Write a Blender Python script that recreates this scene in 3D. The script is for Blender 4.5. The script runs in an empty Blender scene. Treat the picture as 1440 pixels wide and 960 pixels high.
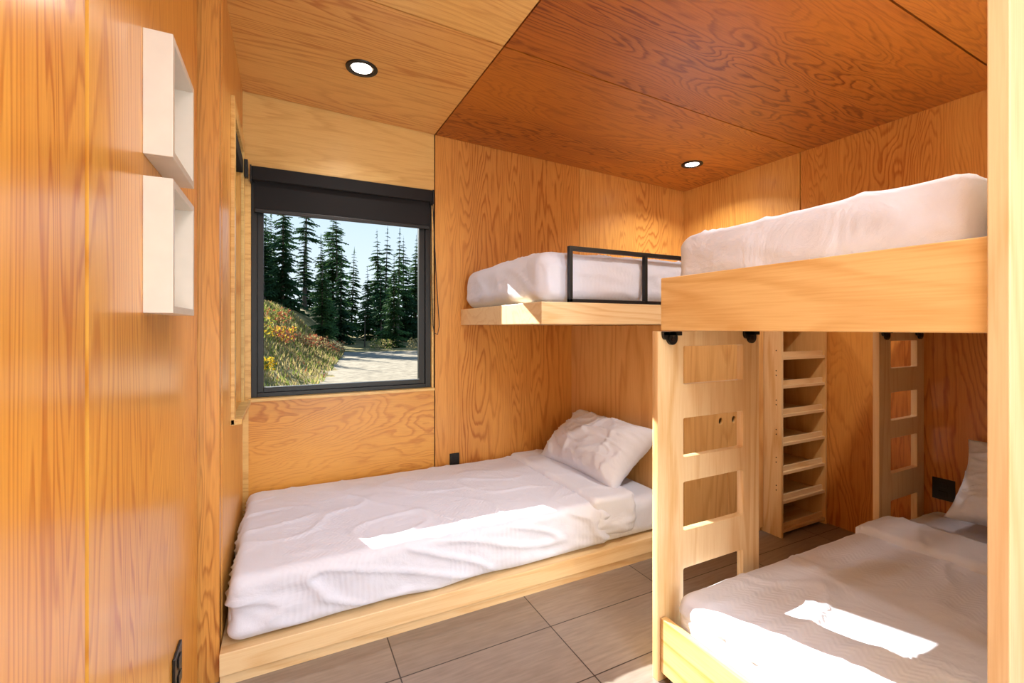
import bpy, bmesh, math, random
from mathutils import Vector, Matrix, noise
random.seed(7)
S = bpy.context.scene
COL = S.collection

def lin(r,g,b):
    f=lambda c:(c/255/12.92) if c/255<=0.04045 else ((c/255+0.055)/1.055)**2.4
    return (f(r),f(g),f(b),1.0)

# ------------------------------------------------------------------ materials
def base_mat(name):
    m=bpy.data.materials.new(name); m.use_nodes=True
    nt=m.node_tree; nt.nodes.clear()
    out=nt.nodes.new('ShaderNodeOutputMaterial'); b=nt.nodes.new('ShaderNodeBsdfPrincipled')
    nt.links.new(b.outputs[0],out.inputs[0])
    return m,nt,b
def N(nt,t,**k):
    n=nt.nodes.new(t)
    for a,v in k.items(): setattr(n,a,v)
    return n
def math_n(nt,op,a,b=None):
    n=N(nt,'ShaderNodeMath',operation=op)
    for i,v in enumerate((a,b)):
        if v is None: continue
        if hasattr(v,'links'): nt.links.new(v,n.inputs[i])
        else: n.inputs[i].default_value=v
    return n.outputs[0]

def plain(name,rgb,rough=0.5,metal=0.0,bump=0.0,bscale=200,emis=None,coat=0,var=0.06):
    m,nt,b=base_mat(name)
    tc=N(nt,'ShaderNodeTexCoord'); no=N(nt,'ShaderNodeTexNoise'); no.inputs['Scale'].default_value=bscale*0.1+3
    nt.links.new(tc.outputs['Object'],no.inputs['Vector'])
    c=lin(*rgb)
    mx=N(nt,'ShaderNodeMix',data_type='RGBA')
    mx.inputs[6].default_value=tuple(x*(1-var) for x in c[:3])+(1,)
    mx.inputs[7].default_value=tuple(min(1,x*(1+var)) for x in c[:3])+(1,)
    nt.links.new(no.outputs[0],mx.inputs[0]); nt.links.new(mx.outputs[2],b.inputs['Base Color'])
    b.inputs['Roughness'].default_value=rough; b.inputs['Metallic'].default_value=metal
    b.inputs['Coat Weight'].default_value=coat
    if bump:
        n2=N(nt,'ShaderNodeTexNoise'); n2.inputs['Scale'].default_value=bscale
        nt.links.new(tc.outputs['Object'],n2.inputs['Vector'])
        bp=N(nt,'ShaderNodeBump'); bp.inputs['Strength'].default_value=bump; bp.inputs['Distance'].default_value=0.01
        nt.links.new(n2.outputs[0],bp.inputs['Height']); nt.links.new(bp.outputs[0],b.inputs['Normal'])
    if emis:
        b.inputs['Emission Color'].default_value=lin(*emis[0]); b.inputs['Emission Strength'].default_value=emis[1]
    return m

def ply(name,light,dark,axis='z',seed=0,scale=2.4,rings=26,stretch=0.12,contrast=0.8,rough=0.36,coat=0.12,slope=1.0,knots=False,wob=1.0,gk=1.055,fib=0.9):
    """rotary-cut veneer: contour rings of a stretched noise field"""
    if gk!=1: light=(light[0],min(255,light[1]*gk),light[2]*1.06); dark=(dark[0],min(255,dark[1]*gk),dark[2]*1.06)
    m,nt,b=base_mat(name)
    tc=N(nt,'ShaderNodeTexCoord'); mp=N(nt,'ShaderNodeMapping')
    sc=[1,1,1]; sc['xyz'.index(axis)]=stretch
    mp.inputs['Scale'].default_value=sc
    mp.inputs['Location'].default_value=(seed*3.17,seed*1.71,seed*2.33)
    nt.links.new(tc.outputs['Object'],mp.inputs['Vector'])
    no=N(nt,'ShaderNodeTexNoise'); no.inputs['Scale'].default_value=scale; no.inputs['Detail'].default_value=3.5
    no.inputs['Roughness'].default_value=0.46; no.inputs['Distortion'].default_value=0.4
    nt.links.new(mp.outputs[0],no.inputs['Vector'])
    sp=N(nt,'ShaderNodeSeparateXYZ'); nt.links.new(mp.outputs[0],sp.inputs[0])
    oth=[i for i in range(3) if i!='xyz'.index(axis)]
    cr=math_n(nt,'ADD',sp.outputs[oth[0]],sp.outputs[oth[1]])
    v=math_n(nt,'MULTIPLY',no.outputs[0],float(rings))
    v=math_n(nt,'ADD',v,math_n(nt,'MULTIPLY',cr,slope*4.0))
    wn=N(nt,'ShaderNodeTexNoise'); wn.inputs['Scale'].default_value=38; wn.inputs['Detail'].default_value=3
    nt.links.new(mp.outputs[0],wn.inputs['Vector'])
    v=math_n(nt,'ADD',v,math_n(nt,'MULTIPLY',wn.outputs[0],0.9*wob))
    fr=math_n(nt,'FRACT',v)
    rp=N(nt,'ShaderNodeValToRGB'); e=rp.color_ramp.elements
    e[0].position=0.0; e[0].color=(0,0,0,1)
    e[1].position=1.0; e[1].color=(0.05,0.05,0.05,1)
    a=rp.color_ramp.elements.new(0.5); a.color=(0.12,0.12,0.12,1)
    a=rp.color_ramp.elements.new(0.78); a.color=(1,1,1,1)
    a=rp.color_ramp.elements.new(0.86); a.color=(0.85,0.85,0.85,1)
    nt.links.new(fr,rp.inputs[0])
    mp2=N(nt,'ShaderNodeMapping'); s2=[1,1,1]; s2['xyz'.index(axis)]=0.03
    mp2.inputs['Scale'].default_value=s2
    nt.links.new(tc.outputs['Object'],mp2.inputs['Vector'])
    fb=N(nt,'ShaderNodeTexNoise'); fb.inputs['Scale'].default_value=190; fb.inputs['Detail'].default_value=3
    nt.links.new(mp2.outputs[0],fb.inputs['Vector'])
    pv=N(nt,'ShaderNodeTexNoise'); pv.inputs['Scale'].default_value=2.2; pv.inputs['Detail'].default_value=3
    nt.links.new(mp.outputs[0],pv.inputs['Vector'])
    pr=N(nt,'ShaderNodeMapRange'); pr.inputs[1].default_value=0.32; pr.inputs[2].default_value=0.68; nt.links.new(pv.outputs[0],pr.inputs[0])
    g=math_n(nt,'MULTIPLY',rp.outputs[0],math_n(nt,'MULTIPLY',math_n(nt,'ADD',math_n(nt,'MULTIPLY',pr.outputs[0],0.75),0.2),contrast))
    g=math_n(nt,'ADD',g,math_n(nt,'MULTIPLY',math_n(nt,'SUBTRACT',fb.outputs[0],0.5),fib))
    g=math_n(nt,'ADD',g,math_n(nt,'MULTIPLY',pr.outputs[0],0.25))
    mx=N(nt,'ShaderNodeMix',data_type='RGBA'); mx.clamp_factor=True
    mx.inputs[6].default_value=lin(*light); mx.inputs[7].default_value=lin(*dark)
    nt.links.new(g,mx.inputs[0])
    colout=mx.outputs[2]
    if knots:
        vo=N(nt,'ShaderNodeTexVoronoi'); vo.inputs['Scale'].default_value=2.3
        mp3=N(nt,'ShaderNodeMapping'); s3=[1,1,1]; s3['xyz'.index(axis)]=0.6; mp3.inputs['Scale'].default_value=s3
        mp3.inputs['Location'].default_value=(seed*1.3,seed*.7,seed*.9)
        nt.links.new(tc.outputs['Object'],mp3.inputs['Vector']); nt.links.new(mp3.outputs[0],vo.inputs['Vector'])
        kr=N(nt,'ShaderNodeValToRGB'); kr.color_ramp.elements[0].position=0.012; kr.color_ramp.elements[0].color=(1,1,1,1)
        kr.color_ramp.elements[1].position=0.03; kr.color_ramp.elements[1].color=(0,0,0,1)
        nt.links.new(vo.outputs['Distance'],kr.inputs[0])
        mk=N(nt,'ShaderNodeMix',data_type='RGBA')
        nt.links.new(kr.outputs[0],mk.inputs[0]); nt.links.new(colout,mk.inputs[6]); mk.inputs[7].default_value=lin(150,95,50)
        colout=mk.outputs[2]
    nt.links.new(colout,b.inputs['Base Color'])
    b.inputs['Roughness'].default_value=rough; b.inputs['Coat Weight'].default_value=coat; b.inputs['Coat Roughness'].default_value=0.18
    return m

O_L,O_D=(234,166,84),(196,112,36)
M={}
M['lw1']=ply('fir_left_a',(240,168,72),(194,104,24),'z',1,rough=0.32,coat=0.4,rings=44,stretch=0.08,scale=3.0,contrast=0.85,wob=.6)
M['lw2']=ply('fir_left_b',(240,164,70),(192,100,24),'z',2,rough=0.32,coat=0.4,rings=44,stretch=0.08,scale=3.0,contrast=0.85,wob=.6)
M['post']=ply('fir_post',(222,152,76),(150,76,26),'z',3,scale=7,rings=26,stretch=0.08,contrast=1.15)
M['alc']=ply('fir_alcove',O_L,O_D,'z',4)
M['bw_top']=ply('fir_back_top',(234,186,116),(196,134,66),'x',5,rings=20)
M['bw_bot']=ply('fir_back_bottom',(230,160,74),(174,88,22),'x',6,rings=36,stretch=0.3,contrast=1.0)
M['bw2']=ply('fir_back_mid',(224,152,74),(176,98,36),'z',7,rings=50)
M['bw3']=ply('fir_back_right',(230,164,86),(186,110,46),'z',8,rings=50)
M['rw1']=ply('fir_right_a',(228,162,82),(186,108,40),'z',9,rings=50)
M['rw2']=ply('fir_right_b',(220,144,66),(172,86,26),'z',10,rings=50,stretch=0.18)
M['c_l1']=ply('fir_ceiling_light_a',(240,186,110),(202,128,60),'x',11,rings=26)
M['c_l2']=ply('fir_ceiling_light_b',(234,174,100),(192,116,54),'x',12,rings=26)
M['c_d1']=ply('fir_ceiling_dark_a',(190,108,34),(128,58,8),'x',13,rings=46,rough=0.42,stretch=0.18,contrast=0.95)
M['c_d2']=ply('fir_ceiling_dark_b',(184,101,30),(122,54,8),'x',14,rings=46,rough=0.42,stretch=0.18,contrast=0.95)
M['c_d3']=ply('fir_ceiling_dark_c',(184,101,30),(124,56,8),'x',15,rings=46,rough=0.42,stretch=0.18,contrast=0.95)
BL,BD=(238,211,166),(216,174,116)
M['birch_x']=ply('birch_ply_x',BL,BD,'x',21,rings=14,contrast=0.9,rough=0.4,coat=0.1,wob=.4,gk=1)
M['birch_y']=ply('birch_ply_y',(238,202,138),(208,154,84),'y',22,rings=14,contrast=0.95,rough=0.4,coat=0.1,knots=True,wob=.4,gk=1)
M['birch_z']=ply('birch_ply_z',BL,BD,'z',23,rings=14,contrast=0.9,rough=0.4,coat=0.1,wob=.4,gk=1)
M['birch_w']=ply('birch_ply_warm',(234,188,122),(208,150,84),'z',24,rings=14,contrast=0.85,rough=0.4,coat=0.1,wob=.4,gk=1)
M['groove']=plain('groove_dark',(36,20,10),0.9)
M['black']=plain('black_metal',(14,14,16),0.42)
M['blackm']=plain('black_blind_fabric',(18,17,20),0.85,bump=0.1,bscale=900)
M['white']=plain('white_lacquer',(222,214,202),0.35)
M['lamp']=plain('lamp_glow',(255,245,225),0.5,emis=((255,246,232),8))
M['plastic']=plain('outlet_black',(18,18,18),0.35)

def linen(name,rgb,pattern=True):
    m,nt,b=base_mat(name)
    tc=N(nt,'ShaderNodeTexCoord')
    n1=N(nt,'ShaderNodeTexNoise'); n1.inputs['Scale'].default_value=5; n1.inputs['Detail'].default_value=5; n1.inputs['Distortion'].default_value=0.9
    nt.links.new(tc.outputs['Object'],n1.inputs['Vector'])
    w=N(nt,'ShaderNodeTexNoise'); w.inputs['Scale'].default_value=700
    nt.links.new(tc.outputs['Object'],w.inputs['Vector'])
    h=math_n(nt,'ADD',math_n(nt,'MULTIPLY',n1.outputs[0],1.35),math_n(nt,'MULTIPLY',w.outputs[0],0.05))
    if pattern:
        sp=N(nt,'ShaderNodeSeparateXYZ'); nt.links.new(tc.outputs['Object'],sp.inputs[0])
        zz=math_n(nt,'PINGPONG',sp.outputs[1],0.035)
        u=math_n(nt,'ADD',sp.outputs[0],zz)
        sn=math_n(nt,'SINE',math_n(nt,'MULTIPLY',u,260.0))
        band=math_n(nt,'SINE',math_n(nt,'MULTIPLY',sp.outputs[0],9.0))
        band=math_n(nt,'GREATER_THAN',band,-0.1)
        h=math_n(nt,'ADD',h,math_n(nt,'MULTIPLY',math_n(nt,'MULTIPLY',sn,band),0.035))
    bp=N(nt,'ShaderNodeBump'); bp.inputs['Strength'].default_value=0.55; bp.inputs['Distance'].default_value=0.02
    nt.links.new(h,bp.inputs['Height']); nt.links.new(bp.outputs[0],b.inputs['Normal'])
    c=lin(*rgb)
    mx=N(nt,'ShaderNodeMix',data_type='RGBA'); mx.inputs[6].default_value=tuple(x*.95 for x in c[:3])+(1,); mx.inputs[7].default_value=c
    nt.links.new(n1.outputs[0],mx.inputs[0]); nt.links.new(mx.outputs[2],b.inputs['Base Color'])
    b.inputs['Roughness'].default_value=0.85; b.inputs['Sheen Weight'].default_value=0.1
    return m
M['linen']=linen('linen_white',(224,231,251))
M['linen_p']=linen('linen_pillow',(226,233,251),False)

def tile_mat():
    m,nt,b=base_mat('floor_tile')
    tc=N(nt,'ShaderNodeTexCoord'); mp=N(nt,'ShaderNodeMapping')
    mp.inputs['Location'].default_value=(-0.40+0.675*6,-1.76+0.325*20,0)
    nt.links.new(tc.outputs['Object'],mp.inputs['Vector'])
    br=N(nt,'ShaderNodeTexBrick'); br.offset=0; br.squash=1
    br.inputs['Scale'].default_value=1; br.inputs['Mortar Size'].default_value=0.0026; br.inputs['Brick Width'].default_value=0.675
    br.inputs['Row Height'].default_value=0.325; br.inputs['Mortar Smooth'].default_value=0.1
    br.inputs['Color1'].default_value=lin(162,150,142); br.inputs['Color2'].default_value=lin(152,140,132); br.inputs['Mortar'].default_value=lin(60,52,48)
    nt.links.new(mp.outputs[0],br.inputs['Vector'])
    mp2=N(nt,'ShaderNodeMapping'); mp2.inputs['Scale'].default_value=(0.12,1,1); nt.links.new(tc.outputs['Object'],mp2.inputs['Vector'])
    no=N(nt,'ShaderNodeTexNoise'); no.inputs['Scale'].default_value=70; no.inputs['Detail'].default_value=5
    nt.links.new(mp2.outputs[0],no.inputs['Vector'])
    rp=N(nt,'ShaderNodeValToRGB'); rp.color_ramp.elements[0].position=.25; rp.color_ramp.elements[0].color=(.72,.71,.70,1)
    rp.color_ramp.elements[1].position=.75; rp.color_ramp.elements[1].color=(1.0,1.0,1.0,1)
    nt.links.new(no.outputs[0],rp.inputs[0])
    mx=N(nt,'ShaderNodeMix',data_type='RGBA',blend_type='MULTIPLY'); mx.inputs[0].default_value=1
    nt.links.new(br.outputs[0],mx.inputs[6]); nt.links.new(rp.outputs[0],mx.inputs[7]); nt.links.new(mx.outputs[2],b.inputs['Base Color'])
    b.inputs['Roughness'].default_value=0.36
    return m
M['tile']=tile_mat()
def glass_mat():
    m=bpy.data.materials.new('window_glass'); m.use_nodes=True; nt=m.node_tree; nt.nodes.clear()
    o=N(nt,'ShaderNodeOutputMaterial'); t=N(nt,'ShaderNodeBsdfTransparent'); t.inputs[0].default_value=(0.96,0.98,0.97,1)
    nt.links.new(t.outputs[0],o.inputs[0]); return m
M['glass']=glass_mat()

# ------------------------------------------------------------------ mesh builder
class MB:
    def __init__(s): s.bm=bmesh.new(); s.mats=[]
    def mi(s,m):
        m=M[m] if isinstance(m,str) else m
        if m not in s.mats: s.mats.append(m)
        return s.mats.index(m)
    def box(s,x0,x1,y0,y1,z0,z1,mat,bev=0.0,xf=None):
        t=bmesh.new(); bmesh.ops.create_cube(t,size=1)
        for v in t.verts: v.co=Vector(((x0+x1)/2+v.co.x*(x1-x0),(y0+y1)/2+v.co.y*(y1-y0),(z0+z1)/2+v.co.z*(z1-z0)))
        if bev>0: bmesh.ops.bevel(t,geom=list(t.edges),offset=bev,segments=2,affect='EDGES',profile=0.5)
        s.merge(t,mat,xf); return s
    def cyl(s,c,r,d,axis,mat,seg=24,r2=None,xf=None):
        t=bmesh.new(); bmesh.ops.create_cone(t,cap_ends=True,segments=seg,radius1=r,radius2=r if r2 is None else r2,depth=d)
        R={'z':Matrix(),'x':Matrix.Rotation(math.pi/2,4,'Y'),'y':Matrix.Rotation(math.pi/2,4,'X')}[axis]
        bmesh.ops.transform(t,matrix=Matrix.Translation(c)@R,verts=t.verts)
        s.merge(t,mat,xf); return s
    def merge(s,t,mat,xf=None):
        i=s.mi(mat)
        if xf is not None: bmesh.ops.transform(t,matrix=xf,verts=t.verts)
        for f in t.faces: f.material_index=i
        me=bpy.data.meshes.new('t'); t.to_mesh(me); t.free(); 
        s.bm.from_mesh(me); bpy.data.meshes.remove(me)
        return s
    def mesh(s,me,mat):
        i=s.mi(mat); me2=me.copy()
        for p in me2.polygons: p.material_index=i
        s.bm.from_mesh(me2); bpy.data.meshes.remove(me2); return s
    def prism(s,pts,mat):
        i=s.mi(mat); v=[s.bm.verts.new(p) for p in pts]
        for q in ((3,2,1,0),(4,5,6,7),(0,1,5,4),(1,2,6,5),(2,3,7,6),(3,0,4,7)):
            f=s.bm.faces.new([v[k] for k in q]); f.material_index=i
        return s
    def obj(s,name,parent=None):
        me=bpy.data.meshes.new(name); s.bm.to_mesh(me); s.bm.free()
        for m in s.mats: me.materials.append(m)
        o=bpy.data.objects.new(name,me); COL.objects.link(o)
        if parent: o.parent=parent
        return o
def empty(name):
    o=bpy.data.objects.new(name,None); COL.objects.link(o); o.empty_display_size=0.1; return o

def cut_panel(w,h,t,holes,r_out=0.006):
    cu=bpy.data.curves.new('c','CURVE'); cu.dimensions='2D'; cu.fill_mode='BOTH'; cu.extrude=t/2-0.0015; cu.bevel_depth=0.0015; cu.bevel_resolution=1; cu.offset=-0.0015
    def add(x0,x1,z0,z1,r):
        pts=[]
        for cx,cz_,a0 in ((x1-r,z1-r,0),(x0+r,z1-r,90),(x0+r,z0+r,180),(x1-r,z0+r,270)):
            for k in range(6):
                a=math.radians(a0+k*18); pts.append((cx+r*math.cos(a),cz_+r*math.sin(a)))
        sp=cu.splines.new('POLY'); sp.points.add(len(pts)-1)
        for p,q in zip(sp.points,pts): p.co=(q[0],q[1],0,1)
        sp.use_cyclic_u=True
    add(0,w,0,h,r_out)
    for x0,x1,z0,z1,r in holes: add(x0,x1,z0,z1,r)
    o=bpy.data.objects.new('c',cu); COL.objects.link(o)
    dg=bpy.context.evaluated_depsgraph_get(); me=bpy.data.meshes.new_from_object(o.evaluated_get(dg))
    bpy.data.objects.remove(o); bpy.data.curves.remove(cu)
    me.transform(Matrix.Translation((0,t/2,0))@Matrix.Rotation(math.pi/2,4,'X'))
    return me

# ------------------------------------------------------------------ room shell
XL,XA,XR,YB,YR=-0.29,-0.22,3.35,3.10,-2.2
cz=lambda x:2.735-0.033*(x+0.22)
G=0.004
b=MB(); b.box(XL-0.2,XR+0.2,YR-0.2,YB+0.12,-0.1,0,'tile'); b.obj('floor')
b=MB()
def cpanel(x0,x1,y0,y1,mat,t=0.02,z=0):
    b.prism([(x0,y0,cz(x0)+z),(x1,y0,cz(x1)+z),(x1,y1,cz(x1)+z),(x0,y1,cz(x0)+z),
             (x0,y0,cz(x0)+t+z),(x1,y0,cz(x1)+t+z),(x1,y1,cz(x1)+t+z),(x0,y1,cz(x0)+t+z)],mat)
cpanel(XL-0.2,XR+0.2,YR-0.2,YB+0.2,'groove',0.1,0.012)
XF=0.943; Y1=1.97
ys=[YR,-0.2,0.95,Y1,YB-0.004]
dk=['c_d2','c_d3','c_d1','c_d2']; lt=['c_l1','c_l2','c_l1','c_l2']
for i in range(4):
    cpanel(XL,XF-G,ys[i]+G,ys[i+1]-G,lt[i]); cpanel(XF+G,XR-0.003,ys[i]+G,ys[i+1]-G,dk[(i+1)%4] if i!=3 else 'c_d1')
b.obj('ceiling')
WX0,WX1,WZ0,WZ1=-0.19,0.935,0.915,2.312
b=MB(); H=2.85
b.box(XA-0.2,WX0,YB+0.012,YB+0.12,0,H,'groove')
b.box(WX1,XR+0.2,YB+0.012,YB+0.12,0,H,'groove'); b.box(WX0,WX1,YB+0.012,YB+0.12,0,WZ0,'groove'); b.box(WX0,WX1,YB+0.012,YB+0.12,WZ1,H,'groove')
b.box(XA-0.02,WX0,YB,YB+0.02,0,H,'bw_top')
b.box(WX0,XF-G,YB,YB+0.02,WZ1,H,'bw_top')
b.box(WX0,XF-G,YB,YB+0.02,0,WZ0,'bw_bot')
b.box(XF+G,2.17-G/2,YB,YB+0.02,0,H,'bw2'); b.box(2.17+G/2,XR,YB,YB+0.02,0,H,'bw3')
b.obj('wall_back')
b=MB()
b.box(WX0,WX1,YB-0.035,YB+0.12,WZ0-0.004,WZ0+0.014,'bw_top',0.002)
b.box(WX0,WX1,YB+0.002,YB+0.12,WZ1-0.014,WZ1,'bw_top'); b.box(WX1-0.014,WX1,YB-0.004,YB+0.12,WZ0+0.014,WZ1-0.014,'bw_top',0.002)
b.box(WX0,WX0+0.012,YB+0.002,YB+0.12,WZ0+0.014,WZ1-0.014,'bw_top')
b.obj('trim_1')
b=MB()
fx0,fx1,fz0,fz1=WX0+0.012,WX1-0.014,WZ0+0.014,WZ1-0.014
gx0,gx1,gz0,gz1=-0.113,0.842,0.985,2.25
yf0,yf1=YB+0.02,YB+0.09
def ring(x0,x1,z0,z1,X0,X1,Z0,Z1,ya,yb,m):
    b.box(x0,X0,ya,yb,z0,z1,m,0.002); b.box(X1,x1,ya,yb,z0,z1,m,0.002); b.box(X0,X1,ya,yb,z0,Z0,m,0.002); b.box(X0,X1,ya,yb,Z1,z1,m,0.002)
ring(fx0,fx1,fz0,fz1,fx0+0.032,fx1-0.038,fz0+0.026,fz1-0.03,yf0,yf1,'black')
ring(fx0+0.032,fx1-0.038,fz0+0.026,fz1-0.03,gx0,gx1,gz0,gz1,yf0+0.018,yf1-0.01,'black')
b.box(gx0,gx1,yf0+0.04,yf0+0.044,gz0,gz1,'glass')
b.obj('window_1')
b=MB()
b.box(fx0+0.005,fx1-0.005,YB-0.045,YB+0.016,2.215,fz1-0.002,'blackm',0.006)
b.box(fx0+0.02,fx1-0.02,YB-0.012,YB-0.008,2.045,2.22,'blackm'); b.box(fx0+0.02,fx1-0.02,YB-0.018,YB-0.002,2.03,2.055,'black',0.004)
b.box(fx0-0.002,fx0+0.006,YB-0.05,YB+0.016,2.2,fz1,'black',0.001); b.box(fx1-0.006,fx1+0.002,YB-0.05,YB+0.016,2.2,fz1,'black',0.001)
blind=b.obj('roller_blind')
cu=bpy.data.curves.new('blind_chain','CURVE'); cu.dimensions='3D'; cu.bevel_depth=0.003
sp=cu.splines.new('POLY'); pts=[(0.905,YB-0.04,2.22),(0.915,YB-0.03,1.6),(0.922,YB-0.03,1.36),(0.932,YB-0.03,1.31),(0.955,YB-0.03,1.30),(0.968,YB-0.03,1.36),(0.945,YB-0.03,1.7),(0.915,YB-0.045,2.22)]
sp.points.add(len(pts)-1)
for p,q in zip(sp.points,pts): p.co=(*q,1)
cu.materials.append(M['black']); oc=bpy.data.objects.new('blind_chain',cu); COL.objects.link(oc); oc.parent=blind

b=MB()
LY0,LY1,LZ0,LZ1=2.50,2.98,0.93,2.34
b.box(XL-0.2,XL-0.012,YR,2.05,0,H,'groove')
b.box(XL-0.02,XL,YR,-0.2-G,0,H,'lw2'); b.box(XL-0.02,XL,-0.2+G,0.98-0.008,0,H,'lw2'); b.box(XL-0.02,XL,0.98+0.008,2.034,0,H,'lw1')
b.box(XL-0.2,XA-0.002,2.052,2.12,0,H,'post')
b.box(XL-0.2,XA,2.12,LY0,0,H,'alc'); b.box(XL-0.2,XA,LY1,YB,0,H,'alc'); b.box(XL-0.2,XA,LY0,LY1,0,LZ0,'alc'); b.box(XL-0.2,XA,LY0,LY1,LZ1,H,'alc')
b.obj('wall_left')
b=MB()
b.box(XA,XA+0.016,LY0-0.07,LY0,LZ0-0.03,LZ1+0.07,'bw_top',0.002); b.box(XA,XA+0.016,LY1,LY1+0.06,LZ0-0.03,LZ1+0.07,'bw_top',0.002)
b.box(XA,XA+0.016,LY0,LY1,LZ1,LZ1+0.07,'bw_top',0.002); b.box(XA-0.1,XA+0.045,LY0-0.07,LY1+0.06,LZ0-0.028,LZ0-0.002,'bw_top',0.003)
b.obj('trim_2')
b=MB()
b.box(XL-0.06,XL-0.02,LY0,LY0+0.05,LZ0,LZ1,'black'); b.box(XL-0.06,XL-0.02,LY1-0.05,LY1,LZ0,LZ1,'black'); b.box(XL-0.06,XL-0.02,LY0+0.05,LY1-0.05,LZ0,LZ0+0.05,'black')
b.box(XL-0.06,XL-0.02,LY0+0.05,LY1-0.05,LZ1-0.05,LZ1,'black'); b.box(XL-0.045,XL-0.04,LY0+0.05,LY1-0.05,LZ0+0.05,LZ1-0.05,'glass')
b.obj('window_2')
b=MB(); b.box(XA-0.03,XA-0.026,LY0+0.002,LY1-0.002,LZ0+0.004,2.24,'blackm'); b.box(XA-0.05,XA+0.012,LY0+0.003,LY1-0.003,2.22,2.30,'blackm',0.006)
b.box(XA+0.016,XA+0.035,LY1-0.01,LY1+0.03,2.2,2.3,'black',0.003)
b.obj('roller_blind')

b=MB()
b.box(XR+0.012,XR+0.1,YR,YB+0.12,0,H,'groove')
b.box(XR,XR+0.02,YR,-0.1,0,H,'rw1'); b.box(XR,XR+0.02,-0.1+G,1.02-G,0,H,'rw1'); b.box(XR,XR+0.02,1.02+G,2.02-G,0,H,'rw2'); b.box(XR,XR+0.02,2.02+G,YB,0,H,'rw1')
b.obj('wall_right')
b=MB()
b.box(XL-0.2,0.0,YR-0.1,YR,0,H,'lw1'); b.box(1.6,XR+0.1,YR-0.1,YR,0,H,'lw1'); b.box(0.0,1.6,YR-0.1,YR,2.2,H,'lw1')
b.obj('wall_rear')
b=MB()
ring(0.003,1.597,0.003,2.197,0.07,1.53,0.07,2.13,YR-0.08,YR-0.02,'black'); b.box(0.07,1.53,YR-0.052,YR-0.048,0.07,2.13,'glass')
door=b.obj('door_1')  # glazed opening added out of view, lets more light in from the rear
l=bpy.data.lights.new('rear_fill','AREA'); l.shape='RECTANGLE'; l.size=1.5; l.size_y=2.1; l.energy=62; l.color=(0.92,0.97,1.0)  # unseen area light added behind the camera to brighten surfaces facing it
o=bpy.data.objects.new('rear_fill',l); o.location=(0.8,YR-0.12,1.1); o.rotation_euler=(math.pi/2,0,0); COL.objects.link(o); o.parent=door

# ------------------------------------------------------------------ wall boxes, outlets
def wall_box(z0,z1):
    b=MB(); x0,x1,y0,y1,t=XL,-0.233,1.307,1.585,0.018
    b.box(x0,x1,y0,y0+t,z0,z1,'white',0.0015); b.box(x0,x1,y1-t,y1,z0,z1,'white',0.0015)
    b.box(x0,x1,y0+t,y1-t,z0,z0+t,'white',0.0015); b.box(x0,x1,y0+t,y1-t,z1-t,z1,'white',0.0015)
    b.box(x0,x0+0.006,y0+t,y1-t,z0+t,z1-t,'white')
    b.obj('shadow_box_shelf')
wall_box(1.383,1.698); wall_box(1.748,2.036)
def outlet(c,axis,s=1,name='wall_outlet'):
    b=MB(); x,y,z=c
    if axis=='x':
        xa,xb=sorted((x,x+0.008*s)); b.box(xa,xb,y-0.05,y+0.05,z-0.06,z+0.06,'plastic',0.002)
        xx=x+0.009*s
        for dz in (-0.025,0.025): b.box(min(xx,xx+0.003*s),max(xx,xx+0.003*s),y-0.02,y+0.02,z+dz-0.015,z+dz+0.015,'black',0.001)
    else:
        b.box(x-0.036,x+0.036,y-0.008,y,z-0.05,z+0.05,'plastic',0.002)
        for dz in (-0.025,0.025): b.box(x-0.016,x+0.016,y-0.011,y-0.008,z+dz-0.014,z+dz+0.014,'black',0.001)
    b.obj(name)
outlet((XL,1.66,0.33),'x'); outlet((XL,1.50,0.27),'x'); outlet((XR,1.215,0.43),'x',-1); outlet((1.088,YB,0.40),'y')

# ------------------------------------------------------------------ lamps
def downlight(x,y,power=16):
    z=cz(x); b=MB()
    t=bmesh.new()
    n=32; rad=[(0.082,0.0),(0.080,-0.006),(0.062,-0.008),(0.05,0.004)]
    rows=[[t.verts.new((x+r*math.cos(2*math.pi*k/n),y+r*math.sin(2*math.pi*k/n),z+dz)) for k in range(n)] for r,dz in rad]
    for a,c in zip(rows,rows[1:]):
        for k in range(n): t.faces.new((a[k],a[(k+1)%n],c[(k+1)%n],c[k]))
    b.merge(t,'black'); b.cyl((x,y,z-0.001),0.051,0.004,'z','lamp',32)
    p=b.obj('recessed_downlight')
    l=bpy.data.lights.new('downlight_lamp','AREA'); l.shape='DISK'; l.size=0.1; l.energy=power; l.color=(1.0,0.96,0.9); l.spread=math.radians(130)
    o=bpy.data.objects.new('lamp',l); o.location=(x,y,z-0.012); COL.objects.link(o); o.parent=p
downlight(0.365,2.50,5); downlight(2.87,2.57,8)
downlight(0.365,0.45,6); downlight(2.1,0.85,16)  # extra downlights added out of view as fill
b=MB(); px,py=0.65,-0.95; pz=cz(px)-0.03
b.box(px-0.62,px+0.62,py-0.62,py+0.62,pz,pz+0.03,'white',0.004); cp=b.obj('added_fill_panel')  # unseen panel added behind the camera, carries a soft fill light
l=bpy.data.lights.new('ceiling_fill','AREA'); l.shape='SQUARE'; l.size=1.15; l.energy=48; l.color=(0.93,0.97,1.0)  # added fill for an even room brightness
o=bpy.data.objects.new('ceiling_fill',l); o.location=(px,py,pz-0.004); COL.objects.link(o); o.parent=cp

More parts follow.
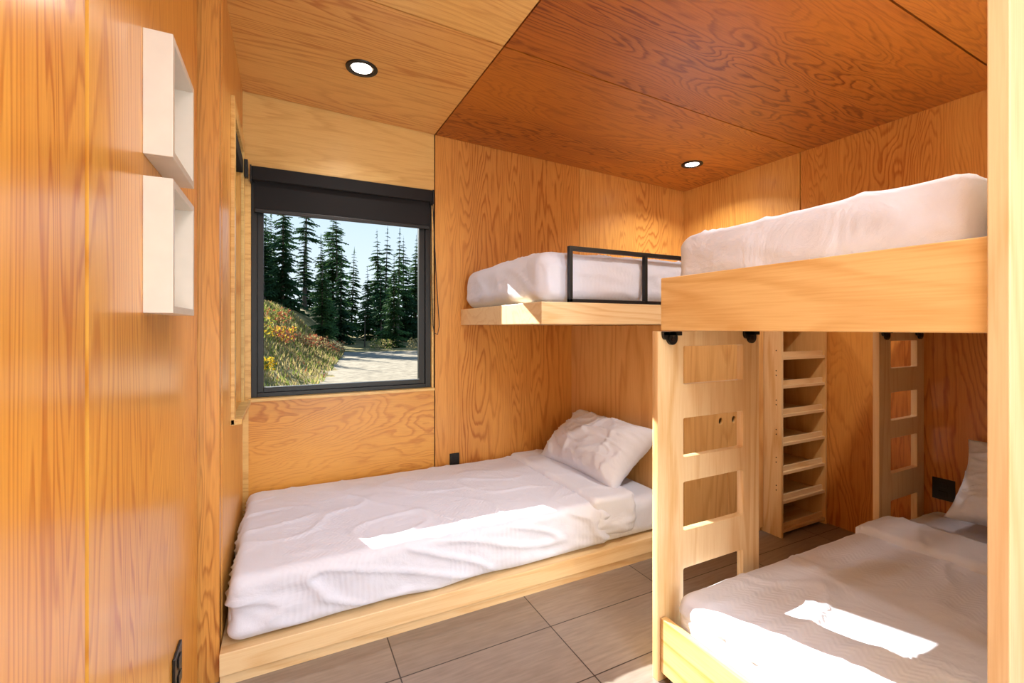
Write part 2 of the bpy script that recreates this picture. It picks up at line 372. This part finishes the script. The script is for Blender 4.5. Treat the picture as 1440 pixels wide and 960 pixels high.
# ------------------------------------------------------------------ soft goods
def soft_box(x0,x1,y0,y1,z0,z1,r,step,fn):
    bm=bmesh.new(); lo=Vector((x0,y0,z0)); hi=Vector((x1,y1,z1)); d=hi-lo
    n=[max(2,int(round(c/step))) for c in d]
    for ax in range(3):
        u,v=(ax+1)%3,(ax+2)%3
        for side in (0,1):
            g={}
            for i in range(n[u]+1):
                for j in range(n[v]+1):
                    p=Vector((0,0,0)); p[ax]=hi[ax] if side else lo[ax]
                    p[u]=lo[u]+d[u]*i/n[u]; p[v]=lo[v]+d[v]*j/n[v]; g[i,j]=bm.verts.new(p)
            for i in range(n[u]):
                for j in range(n[v]):
                    q=[g[i,j],g[i+1,j],g[i+1,j+1],g[i,j+1]]
                    if not side: q.reverse()
                    bm.faces.new(q)
    bmesh.ops.remove_doubles(bm,verts=bm.verts,dist=1e-5)
    for v in bm.verts:
        c=Vector([min(max(v.co[k],lo[k]+r),hi[k]-r) for k in range(3)]); dd=v.co-c
        if dd.length>1e-7:
            nn=dd.normalized(); p=c+nn*r
        else: nn=Vector((0,0,1)); p=v.co
        v.co=fn(p,nn)
    return bm
def nz(x,y,z=0): return noise.noise(Vector((x,y,z)))
def ridge(x,y,z=0): return 1-2*abs(noise.noise(Vector((x,y,z))))
def crease(x,y,z=0,w=0.10):
    v=abs(noise.noise(Vector((x,y,z)))); return max(0.0,1-v/w)**2
def wrinkle(cx,cy,crown,lx,ly,seed=0,amp=1.0,zb=0,zt=1,hem=0.012,flare=0.012,sideamp=None):
    sa=amp if sideamp is None else sideamp
    def f(p,n):
        top=max(0,n.z); side=1-abs(n.z)
        q=p.copy()
        ux=(p.x-cx)/lx; uy=(p.y-cy)/ly
        cr=crown*max(0,1-ux**4)*max(0,1-uy*uy)
        h=(p.z-zb)/(zt-zb)
        q.z+=cr*max(0,h)
        x,y=p.x,p.y
        msk=min(1,max(0,0.5+1.6*nz(x*1.4+seed,y*1.4,8)))
        w=0.006*nz(x*2.2+seed,y*2.4)+0.010*msk*crease(x*1.5+y*2.6+seed,y*2.2-x*1.8,seed)+0.007*crease(x*3+seed,y*3.2+x,seed+2,.12)*(1-msk*.5)+0.002*nz(x*14+y*6,y*12,seed)
        q.z+=amp*w*top
        s=0.010*nz((x+y)*5+seed,h*1.2,seed)+0.012*crease((x-y)*3.6+h*1.4+seed,h*1.6,3,.25)+0.003*nz(x*18,y*18,h*5)
        s=(s-0.004)*sa+flare*(1-min(1,h))**1.5
        q.x+=n.x*s*side; q.y+=n.y*s*side
        if h<0.25: q.z+=hem*nz(p.x*4+seed,p.y*4)*(1-h*4)
        return q
    return f
def add_soft(b,bm,mat): 
    for f in bm.faces: f.smooth=True
    b.merge(bm,mat)
def pillow(b,w,l,t,mtx,mat='linen_p',seed=0):
    bm=bmesh.new(); n=60
    def P(i,j,s):
        u=-1+2*i/n; v=-1+2*j/n
        e=(max(0,1-abs(u)**2.6)*max(0,1-abs(v)**2.6))**0.5
        pin=0.05*(abs(u)*abs(v))**2
        x=u*w/2*(1-0.07*(1-v*v)*abs(u)+pin); y=v*l/2*(1-0.05*(1-u*u)*abs(v)+pin)
        k=1+0.35*nz(u*1.3+seed,v*1.3,s)
        m=min(1,e*2)
        wr=(0.012*ridge(u*1.6+v*.6+seed,v*1.6-u,s)+0.018*crease(u*1.6+v+seed,v*2.2-u*.6,s,.2)+0.012*crease(u*3,v*2.6+seed,s,.2)+0.004*nz(u*9,v*9,seed))*m
        return Vector((x,y,s*(t/2*e*k)+ (wr if s>0 else -wr*0.3)))
    gs={}
    for s in (1,-1):
        for i in range(n+1):
            for j in range(n+1):
                if s==-1 and (i in(0,n) or j in (0,n)): gs[s,i,j]=gs[1,i,j]
                else: gs[s,i,j]=bm.verts.new(P(i,j,s))
        for i in range(n):
            for j in range(n):
                q=[gs[s,i,j],gs[s,i+1,j],gs[s,i+1,j+1],gs[s,i,j+1]]
                if s<0: q.reverse()
                bm.faces.new(q)
    for f in bm.faces: f.smooth=True
    bmesh.ops.transform(bm,matrix=mtx,verts=bm.verts)
    b.merge(bm,mat)

# ------------------------------------------------------------------ lower left bed
XH=2.09
bed=empty('platform_bed')
b=MB()
b.box(XA+0.003,XH-0.003,2.015,YB-0.003,0.0,0.05,'birch_x',0.002)
b.box(XA+0.003,XH-0.003,1.995,YB-0.003,0.05,0.134,'birch_x',0.003)
b.obj('base',bed)
b=MB()
bm=soft_box(XA+0.02,XH-0.012,2.035,YB-0.025,0.137,0.345,0.05,0.03,wrinkle(0.95,2.55,0.01,1.2,0.6,3,0.6,0.137,0.345,0,0))
add_soft(b,bm,'linen_p'); b.obj('mattress',bed)
b=MB()
bm=soft_box(XA+0.025,1.62,2.012,YB-0.025,0.143,0.384,0.05,0.013,wrinkle(0.7,2.5,0.012,1.1,0.6,1,1.0,0.155,0.378,0.012,0.0,1.8))
add_soft(b,bm,'linen')
bm=soft_box(1.50,1.80,2.002,YB-0.035,0.19,0.407,0.035,0.014,wrinkle(1.65,2.5,0.012,0.3,0.6,5,1.0,0.2,0.40,0.03,0.0))
add_soft(b,bm,'linen_p'); b.obj('duvet')
b=MB()
mt=Matrix.Translation((1.875,2.50,0.55))@Matrix.Rotation(math.radians(2),4,'Z')@Matrix.Rotation(math.radians(-40),4,'Y')
pillow(b,0.46,0.78,0.28,mt,seed=2); b.obj('pillow')
b=MB(); b.box(XH,XH+0.02,1.95,YB-0.002,0,1.363,'birch_w',0.001); b.obj('bed_head_panel')

# ------------------------------------------------------------------ upper left bunk
BX0=1.136; loft=empty('loft_bunk')
b=MB(); b.box(BX0,XR-0.003,1.945,YB-0.003,1.366,1.478,'birch_x',0.003); b.obj('platform',loft)
b=MB()
bm=soft_box(BX0+0.02,XR-0.02,1.985,YB-0.02,1.479,1.742,0.08,0.018,wrinkle(2.2,2.5,0.02,1.1,0.6,9,1.1,1.479,1.735,0.0,0.0,0.9))
add_soft(b,bm,'linen'); b.obj('mattress',loft)
b=MB()
ry0,ry1=1.950,1.975
b.box(1.305,2.9,ry0,ry1,1.745,1.768,'black',0.002); b.box(1.305,2.9,ry0,ry1,1.479,1.497,'black',0.002)
for x in (1.305,1.81,2.33,2.88): b.box(x,x+0.02,ry0,ry1,1.479,1.75,'black',0.002)
b.obj('bunk_guard_rail')

# ------------------------------------------------------------------ cabinet under loft bunk
b=MB()
CX0,CX1=XH+0.023,2.838
door_y=1.95; xm=2.487
for (x0,x1,hx) in ((CX0,xm-0.002,xm-0.06),(xm+0.002,CX1-0.002,xm+0.06)):
    me=cut_panel(x1-x0,1.33,0.018,[(hx-x0-0.017,hx-x0+0.017,0.715,0.757,0.0165)],0.002)
    me.transform(Matrix.Translation((x0,door_y,0.03))); b.mesh(me,'birch_w')
b.box(CX0,CX1,1.97,1.985,0,0.03,'birch_w'); b.box(CX0,CX0+0.015,1.985,YB-0.01,0.03,1.363,'birch_w'); b.box(CX0,CX1-0.01,2.4,2.415,0.03,1.363,'groove')
b.obj('wardrobe_cabinet')
b=MB()
TX0,TX1,TY0,TY1=2.84,3.335,1.83,2.35
b.box(TX0,TX0+0.018,TY0,TY1,0,1.363,'birch_z',0.001); b.box(TX1-0.016,TX1,TY0,TY1,0,1.363,'birch_w',0.001)
b.box(TX0+0.018,TX1-0.016,TY1-0.012,TY1,0,1.363,'birch_w')
for i,z in enumerate((0.03,0.215,0.40,0.585,0.77,0.955,1.14)):
    b.box(TX0+0.018,TX1-0.016,TY0+0.004,TY1-0.012,z,z+0.018,'birch_x',0.001)
    b.box(TX0+0.018,TX1-0.016,TY0+0.02,TY0+0.034,z+0.018,z+0.05,'birch_x',0.001)
    b.box(TX0+0.019,TX0+0.16,TY1-0.018,TY1-0.012,z+0.125,z+0.165,'black',0.001)
for z in (0.3,0.33,0.48,0.51,0.66,0.69,0.85,0.88,1.04,1.07,1.2): 
    b.cyl((TX0-0.0004,TY0+0.035,z),0.004,0.001,'x','groove',10)
b.obj('shelf_tower')

# ------------------------------------------------------------------ right bunk bed
RX0,RY0,RY1=1.28,0.394,1.295
def bracket(b,x,y,z):
    b.box(x-0.05,x+0.05,y-0.012,y-0.002,z-0.016,z,'black',0.002)
    b.cyl((x,y-0.007,z-0.026),0.026,0.01,'y','black',20); b.cyl((x-0.032,y-0.007,z-0.016),0.016,0.01,'y','black',16)
    b.cyl((x,y-0.013,z-0.03),0.009,0.006,'y','groove',12)
bunk=empty('bunk_bed')
b=MB()
for (z0,z1) in ((0.04,0.245),(1.338,1.536)):
    b.box(RX0,RX0+0.028,RY0,RY1,z0,z1,'birch_y',0.003)
    b.box(RX0+0.028,XR-0.004,RY1-0.028,RY1,z0,z1-(0.1 if z0<1 else 0),'birch_x',0.003); b.box(RX0+0.028,XR-0.004,RY0,RY0+0.02,z0,z1,'birch_x',0.003)
    b.box(RX0+0.028,XR-0.004,RY0+0.02,RY1-0.028,z0+0.004,z0+0.03,'birch_x')
b.box(RX0-0.012,XR-0.004,RY0-0.034,RY0-0.001,0.0,2.60,'birch_z',0.002)
for x in (RX0+0.03,2.3,3.2):
    for y in (RY0+0.05,RY1-0.05): b.cyl((x,y,0.02),0.02,0.025,'y','black',16); b.box(x-0.02,x+0.02,y-0.012,y+0.012,0.025,0.04,'black')
b.obj('frame',bunk)
def ladder(x0,w,hx0,hx1):
    b=MB()
    me=cut_panel(w,1.335,0.03,[(hx0,hx1,0.215,0.40,0.008),(hx0,hx1,0.548,0.74,0.008),(hx0,hx1,0.838,0.992,0.008),(hx0,hx1,1.125,1.276,0.008)],0.003)
    me.transform(Matrix.Translation((x0,RY1+0.006,0.0))); b.mesh(me,'birch_z')
    for x in (x0+0.065,x0+w-0.06): bracket(b,x,RY1+0.006,1.334)
    b.obj('bunk_ladder')
ladder(1.272,0.59,0.133,0.485)
ladder(2.85,0.49,0.12,0.41)
b=MB()
bm=soft_box(RX0+0.035,XR-0.01,RY0+0.022,RY1-0.034,1.369,1.68,0.055,0.018,wrinkle(2.3,0.86,0.025,1.15,1.4,14,0.9,1.369,1.655,0,0,0.4))
add_soft(b,bm,'linen_p'); b.obj('upper_mattress',bunk)
b=MB()
bm=soft_box(RX0+0.035,XR-0.01,RY0+0.024,RY1-0.034,0.071,0.312,0.055,0.02,wrinkle(2.3,0.86,0.015,1.1,0.55,17,0.7,0.071,0.325,0,0))
add_soft(b,bm,'linen_p'); b.obj('lower_mattress',bunk)
b=MB()
bm=soft_box(RX0+0.036,2.72,RY0+0.026,RY1-0.034,0.25,0.34,0.044,0.013,wrinkle(2.1,0.86,0.022,1.1,0.5,19,1.1,0.2,0.35,0.0,0))
add_soft(b,bm,'linen')
bm=soft_box(2.5,2.82,RY0+0.026,RY1-0.034,0.26,0.372,0.04,0.015,wrinkle(2.66,0.86,0.02,0.4,0.5,23,1.1,0.2,0.375,0.0,0))
add_soft(b,bm,'linen_p'); b.obj('duvet')
b=MB()
mt=Matrix.Translation((3.13,0.74,0.57))@Matrix.Rotation(math.radians(-52),4,'Y')
pillow(b,0.44,0.66,0.2,mt,seed=7); b.obj('pillow')

# ------------------------------------------------------------------ exterior
def ext(name,cols,scale=6,rough=0.9,trans=0.0):
    m,nt,b=base_mat(name); tc=N(nt,'ShaderNodeTexCoord'); no=N(nt,'ShaderNodeTexNoise'); no.inputs['Scale'].default_value=scale; no.inputs['Detail'].default_value=6
    nt.links.new(tc.outputs['Object'],no.inputs['Vector']); rp=N(nt,'ShaderNodeValToRGB'); e=rp.color_ramp.elements
    e[0].position=0.3; e[0].color=lin(*cols[0]); e[1].position=0.7; e[1].color=lin(*cols[-1])
    for k,c in enumerate(cols[1:-1]): a=e.new(0.3+0.4*(k+1)/(len(cols)-1)); a.color=lin(*c)
    nt.links.new(no.outputs[0],rp.inputs[0]); nt.links.new(rp.outputs[0],b.inputs['Base Color']); b.inputs['Roughness'].default_value=rough
    b.inputs['Specular IOR Level'].default_value=0.1
    if trans:
        tl=N(nt,'ShaderNodeBsdfTranslucent'); nt.links.new(rp.outputs[0],tl.inputs[0]); mx=N(nt,'ShaderNodeMixShader'); mx.inputs[0].default_value=trans
        out=[n for n in nt.nodes if n.type=='OUTPUT_MATERIAL'][0]
        nt.links.new(b.outputs[0],mx.inputs[1]); nt.links.new(tl.outputs[0],mx.inputs[2]); nt.links.new(mx.outputs[0],out.inputs[0])
    return m
M['grass']=ext('dry_grass',[(92,90,48),(138,120,74),(160,142,96)],1.6)
M['gravel']=ext('gravel',[(112,102,88),(138,126,108),(154,142,124)],4)
M['needles']=ext('spruce_needles',[(44,70,40),(62,92,50),(84,112,60)],3,trans=0.3)
M['needles2']=ext('spruce_needles_dark',[(36,62,44),(52,80,50),(68,98,58)],3,trans=0.3)
M['bark']=ext('bark',[(70,62,56),(104,94,84)],4)
M['straw']=ext('straw',[(150,132,86),(190,170,118)],2,trans=0.4)
M['green']=ext('weed_green',[(90,106,46),(130,140,62)],2,trans=0.4)
M['rust']=ext('rust_leaves',[(156,84,60),(184,108,74)],2,trans=0.35)
M['yellow']=ext('yellow_leaves',[(200,162,44),(220,184,66)],2,trans=0.35)
def toe(y):
    pts=[(-10,-0.9),(8,0.1),(16,1.1),(37,4.2),(60,8)]
    for (a,xa),(c,xc) in zip(pts,pts[1:]):
        if y<=c: return xa+(xc-xa)*(y-a)/(c-a)
    return 8
def sst(t): t=min(1,max(0,t)); return t*t*(3-2*t)
def gh(x,y):
    s=toe(y)-x
    k=sst((y-3.6)/6)
    hgt=-0.35+3.1*sst(s/4.6)*k
    hgt+=0.10*nz(x*0.8,y*0.8)*(1 if s>0 else 0.15)
    if s<-9: hgt+=0.6*sst((-s-9)/8)
    if y>36: hgt+=0.6*sst((y-36)/20)
    return hgt
bm=bmesh.new(); nx,ny=150,150; y0,y1=3.5,75
g=[[None]*(ny+1) for _ in range(nx+1)]
for i in range(nx+1):
    for j in range(ny+1):
        a=i/nx; x=5+(a-0.5)*2*abs((a-0.5)*2)**0.8*45; y=y0+(y1-y0)*(j/ny)**1.6
        g[i][j]=bm.verts.new((x,y,gh(x,y)))
b=MB(); gi=b.mi('grass'); ri=b.mi('gravel')
for i in range(nx):
    for j in range(ny):
        f=bm.faces.new((g[i][j],g[i+1][j],g[i+1][j+1],g[i][j+1])); c=f.calc_center_median(); s=c.x-toe(c.y)
        f.smooth=True; f.material_index=ri if (0.0+0.5*nz(c.x,c.y)<s<7.5 and c.y<33) else gi
me=bpy.data.meshes.new('t'); bm.to_mesh(me); b.bm.from_mesh(me); bm.free(); ground=b.obj('ground_hillside')

def spruce(h,seed,mat,sparse=1.0,low=0.06):
    rnd=random.Random(seed); b=MB()
    b.cyl((0,0,h*0.48),0.14*h/10,h*0.96,'z','bark',8,r2=0.01)
    t=bmesh.new(); L=int(34*sparse)
    for k in range(L):
        f=k/(L-1); z=h*(low+(0.98-low)*f)+rnd.uniform(-.08,.08); R=(h*0.19*(1-f)**0.85*(1-low)+0.14)*rnd.uniform(.75,1.2)
        nb=10 if f<.8 else 7
        for q in range(nb):
            if rnd.random()<0.12: continue
            a=rnd.random()*6.283; r=R*rnd.uniform(0.5,1.2); dr=r*rnd.uniform(0.1,0.5); d=Vector((math.cos(a),math.sin(a),0)); pr=Vector((-d.y,d.x,0))
            tip=Vector((0,0,z-dr))+d*r; o=Vector((0,0,z))
            for m_ in range(5):
                w=(m_+1)/5.5; c=o.lerp(tip,w)+Vector((0,0,0.18*r*w*(1-w))); wl=r*0.42*(1-w*0.7)
                for sg in (1,-1):
                    p1=c-d*0.2*r; p2=c+d*0.10*r; p3=c+pr*sg*wl*rnd.uniform(.7,1.2)+d*0.12*r-Vector((0,0,wl*rnd.uniform(.3,.9)))
                    t.faces.new([t.verts.new(p) for p in (p1,p2,p3)])
            t.faces.new([t.verts.new(p) for p in (o+pr*0.06*r,o-pr*0.06*r,tip)])
    t.faces.new([t.verts.new(p) for p in ((0.08,0,h*.93),(-0.08,0,h*.93),(0,0,h*1.02))])
    b.merge(t,mat); o=b.obj('spruce'); me=o.data; bpy.data.objects.remove(o); return me
SP=[spruce(11,1,'needles'),spruce(12.5,2,'needles2'),spruce(10,3,'needles'),spruce(12,4,'needles2',0.6,0.3),spruce(9,5,'needles2'),spruce(13,6,'needles',0.5,0.45),spruce(12,8,'needles2',0.4,0.55)]
forest=empty('spruce_forest')
rnd=random.Random(31)
cnt=0
for row,(yy,sc) in enumerate(((36,0.5),(40,0.85),(44,0.92),(49,1.0),(55,1.1))):
    x=-24
    while x<44:
        x+=rnd.uniform(0.9,3.6)
        if row<1 and (x<-2 or rnd.random()<0.5 or 5<x<14): continue
        y=yy+rnd.uniform(-2.4,2.4)
        o=bpy.data.objects.new('spruce_%d'%cnt,rnd.choice(SP)); cnt+=1; COL.objects.link(o); o.parent=forest
        s=sc*rnd.uniform(0.5,1.22)*(0.93 if x<2 else 1); o.location=(x,y,gh(x,y)-0.1); wv=s*rnd.uniform(.8,1.15); o.scale=(wv,wv,s); o.rotation_euler=(rnd.uniform(-.03,.03),rnd.uniform(-.03,.03),rnd.uniform(0,6.28))
b=MB(); rnd=random.Random(5)
for (mat,n) in (('straw',17000),('green',8000),('rust',500)):
    t=bmesh.new()
    for k in range(n):
        y=6+28*rnd.random()**1.0; x=toe(y)-rnd.random()**0.8*7.5+0.1
        z=gh(x,y); hh=rnd.uniform(0.05,0.2)*(0.5+y/26); a=rnd.random()*6.28; w=0.006+0.0014*y
        lx,ly=rnd.uniform(-.6,.6)*hh,rnd.uniform(-.6,.6)*hh
        t.faces.new([t.verts.new(p) for p in ((x-w*math.cos(a),y-w*math.sin(a),z-.02),(x+w*math.cos(a),y+w*math.sin(a),z-.02),(x+lx,y+ly,z+hh))])
    b.merge(t,mat)
b.obj('meadow_grass',ground)
def shrub(x,y,r,h,mats,n,name='autumn_shrub'):
    b=MB(); z=gh(x,y)
    for k in range(7):
        a=rnd.random()*6.28; b.prism([(x-.01,y-.01,z-.1),(x+.01,y-.01,z-.1),(x+.01,y+.01,z-.1),(x-.01,y+.01,z-.1)]+[(x+r*.6*math.cos(a)+dx,y+r*.6*math.sin(a)+dy,z+h*.8) for dx,dy in((-.005,-.005),(.005,-.005),(.005,.005),(-.005,.005))],'bark')
    for mat in mats:
        t=bmesh.new()
        for k in range(n):
            a=rnd.random()*6.28; rr=r*rnd.random()**.5; zz=z+h*rnd.uniform(.15,1); c=Vector((x+rr*math.cos(a),y+rr*math.sin(a),zz)); s=0.03+0.002*y
            t.faces.new([t.verts.new(c+Vector((rnd.uniform(-s,s),rnd.uniform(-s,s),rnd.uniform(-s,s)))) for _ in range(3)])
        b.merge(t,mat)
    b.obj(name)
for (x,y,r,h,ms) in ((-0.75,17,.45,.8,('yellow','green')),(-0.1,20,.5,.7,('rust','yellow')),(0.9,24,.7,.7,('rust','straw')),(1.5,27,.8,.7,('rust','straw')),(-0.3,24,.6,.8,('rust','green')),(-0.5,13,.3,.4,('green','yellow')),(2.6,30,.8,.7,('straw','rust')),(9,33,1.0,.9,('straw','straw')),(6.5,35,1,.8,('straw','green'))):
    shrub(x,y,r,h,ms,150)

# ------------------------------------------------------------------ world / sun
w=bpy.data.worlds.new('World'); S.world=w; w.use_nodes=True; nt=w.node_tree; nt.nodes.clear()
o=N(nt,'ShaderNodeOutputWorld'); bg=N(nt,'ShaderNodeBackground'); tc=N(nt,'ShaderNodeTexCoord'); sp=N(nt,'ShaderNodeSeparateXYZ'); rp=N(nt,'ShaderNodeValToRGB')
nt.links.new(tc.outputs['Generated'],sp.inputs[0]); nt.links.new(sp.outputs[2],rp.inputs[0])
e=rp.color_ramp.elements; e[0].position=0.0; e[0].color=lin(236,244,252); e[1].position=0.8; e[1].color=lin(110,160,225)
a=e.new(0.35); a.color=lin(190,218,250)
nt.links.new(rp.outputs[0],bg.inputs[0]); bg.inputs[1].default_value=1.1; nt.links.new(bg.outputs[0],o.inputs[0])
l=bpy.data.lights.new('sun','SUN'); l.energy=17; l.angle=math.radians(0.5); l.color=(1,0.95,0.87)
so=bpy.data.objects.new('sun',l); COL.objects.link(so); so.rotation_euler=Vector((0.40,-1,-0.585)).to_track_quat('-Z','Y').to_euler(); so.location=(-5,20,12)

# ------------------------------------------------------------------ camera
c=bpy.data.cameras.new('camera'); c.lens=16; c.sensor_width=36; c.shift_y=-20/1440; c.clip_start=0.02; c.clip_end=300
co=bpy.data.objects.new('camera',c); COL.objects.link(co); co.location=(0,0,1.35); co.rotation_euler=(math.pi/2,0,-math.radians(26.565)); S.camera=co
S.view_settings.view_transform='Standard'; S.view_settings.look='None'; S.view_settings.exposure=0.18
